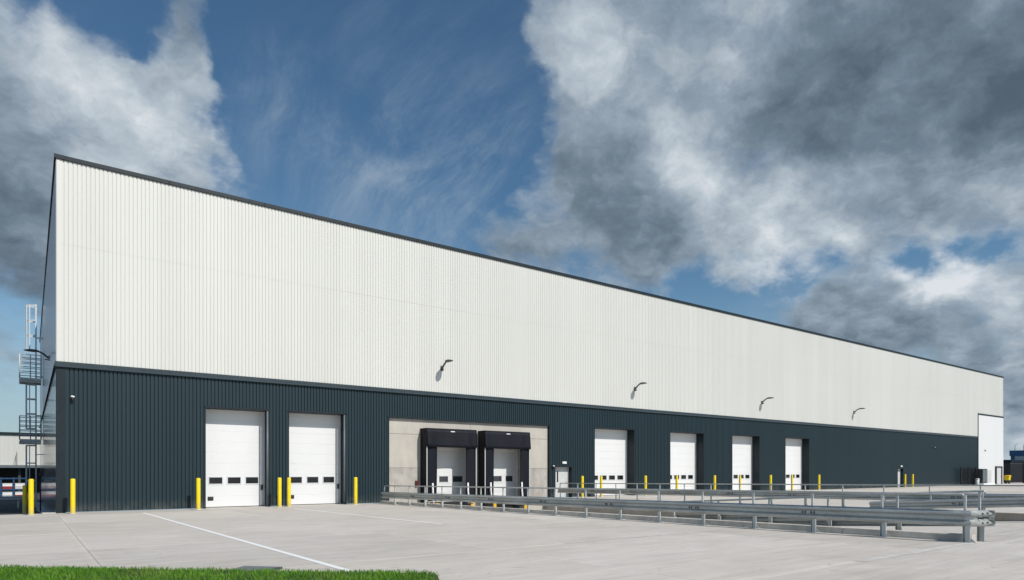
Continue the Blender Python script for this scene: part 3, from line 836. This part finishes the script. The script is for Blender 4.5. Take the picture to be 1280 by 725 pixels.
# ------------------------------------------------------------------ caged ladder on the side wall
M['galv_bright'] = simple('galvanised_bright', (.56, .58, .58), .55, .1, var=.08, scale=6)
t = Thing('caged_ladder', 'galvanised caged ladder with two platforms up the shaded side wall', 'ladder', (-.6, 31, rz(-31)))
yl = 31.0; zb, zt = rz(-31), 14.5
G1 = M['galv_bright']
def stile(z0, z1, xo):
    mb = MB()
    for dy in (-.24, .24):
        mb = MB(); mb.box(xo - .05, xo + .05, yl + dy - .02, yl + dy + .02, z0, z1); p = t.part('stile', mb, M['galv_bright'])
    mb = MB()
    for z in np.arange(z0 + .3, z1, .3): mb.tube([(xo, yl - .24, z), (xo, yl + .24, z)], .013, 6)
    t.sub(p, 'rung', mb, M['galv_bright'])
    for z in np.arange(z0 + 1, z1, 3.0):
        for dy in (-.24, .24):
            mb = MB(); mb.box(xo, -.02, yl + dy - .015, yl + dy + .015, z, z + .05); t.sub(p, 'wall_bracket', mb, M['galv_bright'])
stile(zb, zt, -.44)
def cage(z0, z1):
    n_ = max(2, int(round((z1-z0)/1.2)))
    mb = MB()
    for i in range(n_ + 1):
        z = z0 + (z1-z0)*i/n_
        pts = [(-.44 - .62*math.sin(math.pi*q/10), yl - .36*math.cos(math.pi*q/10), z) for q in range(11)]
        for p_, q_ in zip(pts, pts[1:]):
            mb.hexa([(p_[0], p_[1], z), (p_[0] - .008, p_[1], z), (q_[0] - .008, q_[1], z), (q_[0], q_[1], z)], [(p_[0], p_[1], z + .09), (p_[0] - .02, p_[1], z + .09), (q_[0] - .02, q_[1], z + .09), (q_[0], q_[1], z + .09)])
    c_ = t.part('safety_cage', mb, G1)
    for q in (2.2, 3.8, 6.2, 7.8, 5):
        mb = MB(); x_, y_ = -.44 - .62*math.sin(math.pi*q/10), yl - .36*math.cos(math.pi*q/10)
        mb.box(x_ - .032, x_ + .032, y_ - .032, y_ + .032, z0, z1 + .06); t.sub(c_, 'strap', mb, G1)
cage(10.9, 14.35); cage(4.9, 8.3); cage(.9, 3.6)
def platform(zf_, hr):
    x0, x1, y0, y1 = -1.45, -.12, yl - .9, yl + .9
    mb = MB(); mb.box(x0, x1, y0, y1, zf_ - .18, zf_)
    for i in range(5): mb.box(x0 - .03, x1, y0 + .1 + i*.4, y0 + .16 + i*.4, zf_ - .34, zf_ - .18)
    p = t.part('platform', mb, M['galv'])
    mb = MB()
    for x_, y_ in ((x0, y0), (x0, y1), (x1, y0), (x1, y1), (x0, yl), ((x0+x1)/2, y0)): mb.tube([(x_, y_, zf_), (x_, y_, zf_ + hr)], .04, 6)
    for j in range(1, 6):
        z = zf_ + hr*j/5
        mb.tube([(x1, y0, z), (x0, y0, z), (x0, y1, z), (x1, y1, z)], .032, 6)
    t.sub(p, 'guard_bars', mb, M['galv_bright'])
platform(8.75, 1.75); platform(4.1, 1.75)

# ------------------------------------------------------------------ things left of the corner
t = Thing('guard_rail', 'pale guard rail far behind on the asphalt at the left edge', 'guard rail', (-8, 27, -.98), None)
mb = MB(); path = [((x_, 27, -.25), (0, -1)) for x_ in np.arange(-16, -.9, 3.0)]; mb.extrude(WSEC, path); t.part('beam', mb, M['galv_pale'])
for x_ in np.arange(-15.5, -.9, 2.0):
    mb = MB(); mb.box(x_ - .05, x_ + .05, 27.02, 27.12, -1.05, -.12); t.part('post', mb, M['galv_pale'])
YR = 64.0; GR = -1.6
t = Thing('storage_rack', 'blue steel storage rack standing behind the warehouse corner', 'rack', (-4, YR + .6, GR))
cells = [-8.15, -6.98, -5.81, -4.64, -3.47, -2.3, -1.13]
for x_ in cells:
    mb = MB()
    for y_ in (YR, YR + 1.1): mb.box(x_ - .08, x_ + .08, y_ - .05, y_ + .05, GR, .95)
    for z in (-1.1, .5): mb.box(x_ - .02, x_ + .02, YR + .05, YR + 1.05, z, z + .05)
    t.part('upright', mb, M['blue'])
for z in (-1.45, -.45, .84):
    mb = MB()
    for y_ in (YR - .07, YR + 1.1): mb.box(cells[0], cells[-1], y_ - .02, y_ + .06, z - .07, z + .05)
    mb.box(cells[0], cells[-1], YR, YR + 1.1, z + .051, z + .07)
    t.part('shelf_beam', mb, M['blue'])
lev = {-1.37: 'lower', -.37: 'upper'}
cn = ['sixth', 'fifth', 'fourth', 'third', 'second', 'first']
for i in range(6):
    xc = (cells[i] + cells[i+1])/2
    for z in lev:
        redb = (i + (z > -1)) % 2
        c1, c2 = (M['white_plastic'], M['red']) if redb else (M['white_plastic'], M['pale_grey'])
        t = Thing('plastic_crate', ('red and white' if redb else 'white and grey') + ' crates on the %s shelf of the blue rack, %s bay' % (lev[z], cn[i]), 'crate', (xc, YR + .5, z), 'crates on the blue rack')
        y0, y1 = YR + .08, YR + 1.0
        mb = MB(); mb.box(xc - .46, xc + .46, y0, y1, z, z + .3); mb.box(xc - .49, xc + .49, y0 - .02, y1 + .02, z + .25, z + .3); t.part('base', mb, c2, .01)
        mb = MB(); mb.box(xc - .45, xc + .45, y0 + .02, y1, z + .305, z + .66); mb.box(xc - .47, xc + .47, y0 - .01, y1 + .02, z + .6, z + .66); t.part('top', mb, c1, .01)
# far warehouse
t = Thing('warehouse', 'distant pale warehouse with dark undercroft at the left edge', 'warehouse', (-20, 94, -1.6))
mb = MB(); clad(mb, -70, 30, 2.6, 7.15, .05, 90); mb.box(-70, 30, 90.02, 120, 2.6, 7.1); t.part('wall', mb, M['white_clad'])
mb = MB(); mb.box(-70.3, 30.3, 89.7, 120, 7.1, 7.42); t.part('eaves_trim', mb, M['dark_trim'])
mb = MB(); mb.box(-70, 30, 88.9, 91, 2.2, 2.58); t.part('canopy', mb, M['grey_paint'])
mb = MB(); mb.box(-70, 30, 98, 99, -1.6, 2.6); t.part('undercroft_wall', mb, M['black'])
for x_ in np.arange(-66, 30, 8):
    mb = MB(); mb.box(x_ - .15, x_ + .15, 90.1, 90.4, -1.6, 2.2); t.part('column', mb, M['dark_grey'])
t = Thing('mast', 'thin dark stayed mast standing on the canopy of the distant warehouse', 'mast', (-2.31, 89.4, 2.58))
mb = MB(); mb.tube([(-2.31, 89.4, 2.58), (-2.31, 89.4, 4.55)], .04, 6); t.part('pole', mb, M['dark_grey'])
mb = MB(); mb.tube([(-2.31, 89.4, 4.4), (-2.72, 89.3, 2.58)], .018, 5); t.part('stay', mb, M['dark_grey'])
t = Thing('post', 'slim black post standing on the asphalt beside the side wall', 'post', (-.62, 8.0, -.34))
mb = MB(); mb.tube([(-.42, 8.0, -.36), (-.42, 8.0, 1.42)], .028, 8); t.part('pole', mb, M['black'])
mb = MB(); mb.tube([(-.42, 8.0, 1.42), (-.42, 8.0, 1.56)], .05, 8); t.part('cap', mb, M['dark_grey'])
t = Thing('traffic_cone', 'small orange traffic cone at the foot of the shaded side wall', 'cone', (-.75, 17, -.72))
mb = MB(); mb.box(-.95, -.55, 16.8, 17.2, -.73, -.69); t.part('base', mb, M['orange'])
mb = MB(); mb.lathe(-.75, 17, [(.15, -.69), (.03, -.05)], 12); t.part('cone', mb, M['orange'])

# ------------------------------------------------------------------ things at the far right
t = Thing('plant_cabinet', 'dark grey plant cabinet standing before the white bay at the far end', 'cabinet', (94.2, -.8, 0))
mb = MB(); mb.box(92.6, 94.1, -1.1, -.45, .25, 1.98); t.part('body', mb, M['dark_grey'], .03)
for q in (0, 1):
    mb = MB(); mb.box(92.68 + q*.7, 93.32 + q*.7, -1.12, -1.1, .35, 1.85); t.part('door', mb, M['grey_paint'], .008)
mb = MB(); mb.box(92.45, 96.2, -1.25, -.3, 0, .22); t.part('base', mb, M['white_plastic'], .02)
mb = MB(); mb.box(94.2, 95.6, -1.05, -.5, .22, 1.85)
for i in range(6): mb.box(94.28, 95.52, -1.08, -1.049, .35 + i*.25, .5 + i*.25)
t.part('vent_unit', mb, M['pale_grey'], .02)
t = Thing('litter_bin', 'small pale bin standing beside the dark plant cabinet', 'bin', (91.75, -.8, 0))
mb = MB(); mb.lathe(91.75, -.8, [(.2, 0), (.24, .7)], 12); t.part('body', mb, M['pale_grey'])
mb = MB(); mb.lathe(91.75, -.8, [(.26, .7), (.26, .76), (.15, .82)], 12); t.part('lid', mb, M['galv_pale'])
def mesh_fence(label, x0, y0, x1, y1, h_, n_, gap):
    t = Thing('mesh_fence', label, 'fence', ((x0+x1)/2, (y0+y1)/2, 0), 'black mesh fences')
    d_ = Vector((x1-x0, y1-y0)); Ln = d_.length; d_.normalize()
    for i in range(n_ + 1):
        p = Vector((x0, y0)) + d_*Ln*i/n_
        mb = MB(); mb.box(p.x - .06, p.x + .06, p.y - .06, p.y + .06, 0, h_ + .1); t.part('post', mb, M['black'])
    for i in range(n_):
        mb = MB()
        a0 = Ln*i/n_ + .08; a1 = Ln*(i+1)/n_ - .08; m_ = int((a1-a0)/gap)
        for q in range(m_ + 1):
            p = Vector((x0, y0)) + d_*(a0 + (a1-a0)*q/m_); mb.box(p.x - .012, p.x + .012, p.y - .012, p.y + .012, .08, h_)
        for z in np.arange(.15, h_, .3):
            p, q = Vector((x0, y0)) + d_*a0, Vector((x0, y0)) + d_*a1
            mb.tube([(p.x, p.y, z), (q.x, q.y, z)], .014, 4)
        t.part('mesh_panel', mb, M['black'])
mesh_fence('black mesh fence standing close in front of the dark cladding at the far end', 87.9, -.42, 92.4, -.42, 2.05, 2, .16)
mesh_fence('black mesh fence beyond the far end of the warehouse on the right', 112.5, 8.0, 112.5, -22, 2.75, 12, .05)
t = Thing('warehouse', 'distant blue building with a grey shutter at the right edge', 'building', (172, 2, 0))
mb = MB(); mb.box(157, 190, -14, 15.2, 0, 5.5); t.part('wall', mb, M['blue_clad'])
mb = MB(); mb.box(156.85, 190.1, -14.1, 15.35, 4.75, 5.83); t.part('roof_trim', mb, M['blue_clad'])
mb = MB(); mb.box(156.93, 157, 13.0, 14.5, .0, 4.7); t.part('shutter', mb, M['pale_grey'])
for y_ in (14.6, 13.2):
    mb = MB(); mb.tube([(157.4, y_, 5.83), (157.4, y_, 6.9), (157.4, y_ - .45, 7.0)], .045, 6); t.part('roof_rail', mb, M['grey_paint'])
t = Thing('warehouse', 'low dark building just right of the warehouse end, beyond the fence', 'building', (143, 20, 0))
mb = MB(); mb.box(137, 150, 9.3, 30, 0, 3.3); t.part('wall', mb, M['dark_grey'])
mb = MB(); mb.box(136.8, 150.2, 9.15, 30.2, 3.3, 3.7); t.part('roof', mb, M['dark_trim'])
for y_ in (10.9, 9.7):
    mb = MB(); mb.box(136.94, 137, y_ - .4, y_ + .4, 1.9, 2.7); t.part('window', mb, M['glass_grey'])
t = Thing('grit_bin', 'small yellow grit bin just right of the warehouse end', 'bin', (106.6, .55, 0))
mb = MB(); mb.hexa([(106.3, .35, .45), (106.9, .35, .45), (106.9, .85, .45), (106.3, .85, .45)], [(106.2, .3, .95), (107.0, .3, .95), (107.0, .9, .95), (106.2, .9, .95)]); t.part('body', mb, M['yellow'], .03)
mb = MB(); mb.hexa([(106.15, .27, .955), (107.05, .27, .955), (107.05, .93, .955), (106.15, .93, .955)], [(106.3, .33, 1.1), (107.05, .33, 1.16), (107.05, .87, 1.16), (106.3, .87, 1.1)]); t.part('lid', mb, M['orange_yellow'], .03)
for y_ in (.42, .78):
    mb = MB(); mb.box(106.3, 106.9, y_ - .05, y_ + .05, 0, .45); t.part('leg', mb, M['black'])

# ------------------------------------------------------------------ camera (rising-front lens)
CAM = Vector((-.876, -31.658, 1.65))
cam = bpy.data.cameras.new('camera'); cam.sensor_width = 36; cam.lens = 822/1280*36; cam.shift_y = (589.4 - 362.5)/1280
cam.clip_end = 3000; cam.clip_start = .1
co = bpy.data.objects.new('camera', cam); col.objects.link(co)
co.location = CAM; co.rotation_euler = (R(90), 0, R(-36.30)); scene.camera = co

# ------------------------------------------------------------------ sun and sky
sd = Vector((-.25, 1, -.95)).normalized()      # direction the light travels
sun = bpy.data.lights.new('sun', 'SUN'); sun.energy = 3.95; sun.angle = R(.53); sun.color = (1, .955, .89)
so = bpy.data.objects.new('sun', sun); col.objects.link(so)
so.rotation_euler = sd.to_track_quat('-Z', 'Y').to_euler(); so.location = (20, -60, 60)

world = bpy.data.worlds.new('World'); scene.world = world; world.use_nodes = True
t = NT(world.node_tree); t.n.clear()
out = t.new('ShaderNodeOutputWorld'); bg = t.new('ShaderNodeBackground'); t.link(bg.outputs[0], out.inputs[0])
STR = .10; bg.inputs['Strength'].default_value = STR
sky = t.new('ShaderNodeTexSky'); sky.sky_type = 'NISHITA'; sky.sun_disc = False
sky.sun_elevation = math.asin(-sd.z); sky.sun_rotation = math.atan2(-sd.x, -sd.y)
sky.air_density = 1.0; sky.dust_density = .6; sky.ozone_density = 2.5; sky.altitude = 80
tc = t.new('ShaderNodeTexCoord'); dirv = tc.outputs['Generated']
d3 = t.vec('NORMALIZE', dirv)
fw = Vector((math.sin(R(36.3)), math.cos(R(36.3)), 0)); rt = Vector((math.cos(R(36.3)), -math.sin(R(36.3)), 0))
def D(u, v):       # compass direction of a cloud
    w_ = fw + rt*((u - 640)/822) + Vector((0, 0, 1))*((589.4 - v)/822); return tuple(w_.normalized())
sp = t.new('ShaderNodeSeparateXYZ'); t.link(d3, sp.inputs[0])
zz = t.math('ADD', t.math('MAXIMUM', sp.outputs[2], 0.0), .42)
q = t.vec('SCALE', d3, scale=t.math('DIVIDE', 1.0, zz))      # flattened cloud-layer coordinates
wn1 = t.noise(d3, 4.5, 3, .55).outputs[1]; wn2 = t.noise(d3, 15, 4, .6).outputs[1]
def centre(c): return t.vec('SUBTRACT', c, (.5, .5, .5))
wd = t.vec('ADD', d3, t.vec('SCALE', centre(wn1), scale=.20)); wd = t.vec('ADD', wd, t.vec('SCALE', centre(wn2), scale=.06))
def field(blobs, start=0.0):
    acc = start
    for u, v, r_, w_ in blobs:
        dist = t.vec('DISTANCE', wd, D(u, v))
        acc = t.math('ADD', acc, t.smooth(dist, 0.0, r_/822*1.45, w_, 0.0))
    return acc
cover = field([(10,150,170,1.0),(-90,200,240,1.0),(100,190,110,.75),(190,225,80,.6),(20,290,110,.7),(-40,320,110,.7),(60,330,70,.4),(195,80,50,.36),(232,70,35,.25),(262,45,35,.38),(235,110,50,.35),
               (760,80,120,.9),(720,250,120,.9),(870,130,170,1.1),(800,295,85,.8),(930,210,130,1.0),(1120,80,230,1.2),(1270,120,220,1.2),(1040,245,80,.8),(1170,230,90,.8),
               (690,15,45,1.0),(640,320,70,.5),(1150,365,50,1.1),(1215,410,65,1.0),(1285,440,95,1.2),(1080,400,50,.9),(1295,345,50,.7),(1040,425,50,.5),(985,390,35,.35),
               (-400,200,300,.8),(1700,250,400,.9),(1750,550,200,.7),(1290,540,90,.7)], -.12)
cover = t.math('MINIMUM', cover, 1.22)
cover = field([(1000,345,50,-.85),(925,355,50,-.8),(870,362,40,-.6),(1070,330,35,-.6),(1130,312,30,-.6),(1235,298,32,-.75),(1185,308,32,-.7),(882,232,16,-.7),(893,255,14,-.7),(1000,70,20,-.5),(940,195,20,-.35),
               (530,90,150,-.5),(330,200,60,-.4),(20,450,80,-.7),(0,390,50,-.35),(380,60,80,-.4),(620,170,50,-.4),(640,110,50,-.4),(160,40,35,-.5),(162,78,22,-.55),(120,10,50,-.4),(235,150,18,-.3),(10,5,60,-.5),(70,15,50,-.4),(1270,270,30,-.2)], cover)
wq = t.vec('ADD', q, t.vec('SCALE', centre(wn2), scale=.07))
nz_ = t.noise(wq, 3.2, 12, .62).outputs[0]
sunq = Vector((.25, -1, 0)).normalized()*.05
nzs = t.noise(t.vec('ADD', wq, tuple(sunq)), 3.2, 6, .62).outputs[0]
nzf = t.noise(scl(t, q, (1, 1.35, 1)), 8.0, 10, .66).outputs[0]
bil = 0.0
for sc_, am in ((4.2, .55), (9.5, .30), (21.0, .16)):
    nb = t.noise(wq, sc_, 2, .5).outputs[0]
    bil = t.math('ADD', bil, t.math('MULTIPLY', t.math('ABSOLUTE', t.math('SUBTRACT', nb, .5)), 2*am*1.6))
bil = t.math('SUBTRACT', bil, .33)
n0 = t.math('SUBTRACT', nz_, .5); n1 = t.math('SUBTRACT', nzf, .5)
den = t.math('ADD', cover, t.math('ADD', t.math('MULTIPLY', n0, 1.9), t.math('MULTIPLY', bil, .8)))
den = t.math('ADD', den, t.math('MULTIPLY', n1, 1.0))
mask = t.smooth(den, .10, .95)
relief = t.math('SUBTRACT', nz_, nzs)
lit = field([(1190,110,200,-.21),(1000,175,110,-.12),(720,235,100,-.10),(800,315,80,-.14),(10,330,140,-.24),(1280,480,60,-.3),(1085,400,45,-.10),(640,310,60,-.1),(1290,60,120,-.1),
             (70,120,130,.12),(215,205,75,.24),(110,80,70,.08),(845,210,60,.36),(955,30,60,.36),(690,25,60,.12),(1080,270,95,.28),(1240,245,70,.40),(1185,335,42,.50),(1140,345,40,.38),(1270,365,55,.30),(1230,400,45,.25),(900,230,70,.28),(770,60,80,.2),(1000,300,60,.3),(1275,540,70,.4),(660,250,40,.25),(940,260,60,.2)], .50)
lit = t.math('ADD', lit, t.math('MULTIPLY', n0, .48))
lit = t.math('ADD', lit, t.math('ADD', t.math('MULTIPLY', n1, .16), t.math('MULTIPLY', bil, .42)))
lit = t.math('ADD', lit, t.math('MULTIPLY', relief, 1.3))
lit = t.math('ADD', lit, t.smooth(den, .25, 1.0, .14, -.06))       # thin edges are brighter
cr = t.new('ShaderNodeValToRGB'); t.link(t.smooth(lit, -.5, 1.0, 0, 1, 'LINEAR'), cr.inputs[0])
el = cr.color_ramp.elements
el[0].position = 0.0; el[0].color = (.055, .082, .112, 1); el[1].position = 1.0; el[1].color = (.72, .76, .80, 1)
for p_, c_ in ((.33, (.092, .13, .17, 1)), (.5, (.16, .215, .275, 1)), (.67, (.285, .355, .43, 1)), (.83, (.47, .54, .60, 1))):
    e = el.new(p_); e.color = c_
cloud = t.vec('SCALE', cr.outputs[0], scale=1/STR)
# thin high veil
qs = t.vec('ADD', scl(t, q, (3.0, .8, 1)), t.vec('SCALE', centre(t.noise(q, 1.3, 3).outputs[1]), scale=.9))
veil_n = t.noise(qs, 2.2, 12, .68).outputs[0]
vz = field([(480,250,150,.9),(560,240,110,.7),(420,180,90,.35),(350,110,45,.5),(330,150,45,.4),(290,180,40,.35),(620,250,80,.5),(20,430,90,.3),(1000,350,80,.3),(600,60,160,.15)], .06)
veil = t.math('MULTIPLY', t.smooth(veil_n, .38, .82, 0, 1), vz, clamp=True)
veil = t.math('MULTIPLY', veil, .5)
hs = t.new('ShaderNodeHueSaturation'); hs.inputs['Saturation'].default_value = 1.12; hs.inputs['Value'].default_value = .90
t.link(sky.outputs[0], hs.inputs['Color'])
hz = t.smooth(sp.outputs[2], .0, .28, .78, 0)
blue = t.vec('MULTIPLY', hs.outputs[0], (.90, 1.04, 1.0))
horizon = t.mix(hz, blue, (.36/STR, .47/STR, .57/STR))
c1 = t.mix(veil, horizon, (.42/STR, .50/STR, .58/STR))
c2 = t.mix(mask, c1, cloud)
t.link(c2, bg.inputs['Color'])

scene.view_settings.view_transform = 'Standard'; scene.view_settings.look = 'None'
scene.view_settings.exposure = 0.0; scene.view_settings.gamma = 1.0
scene.cycles.max_bounces = 6
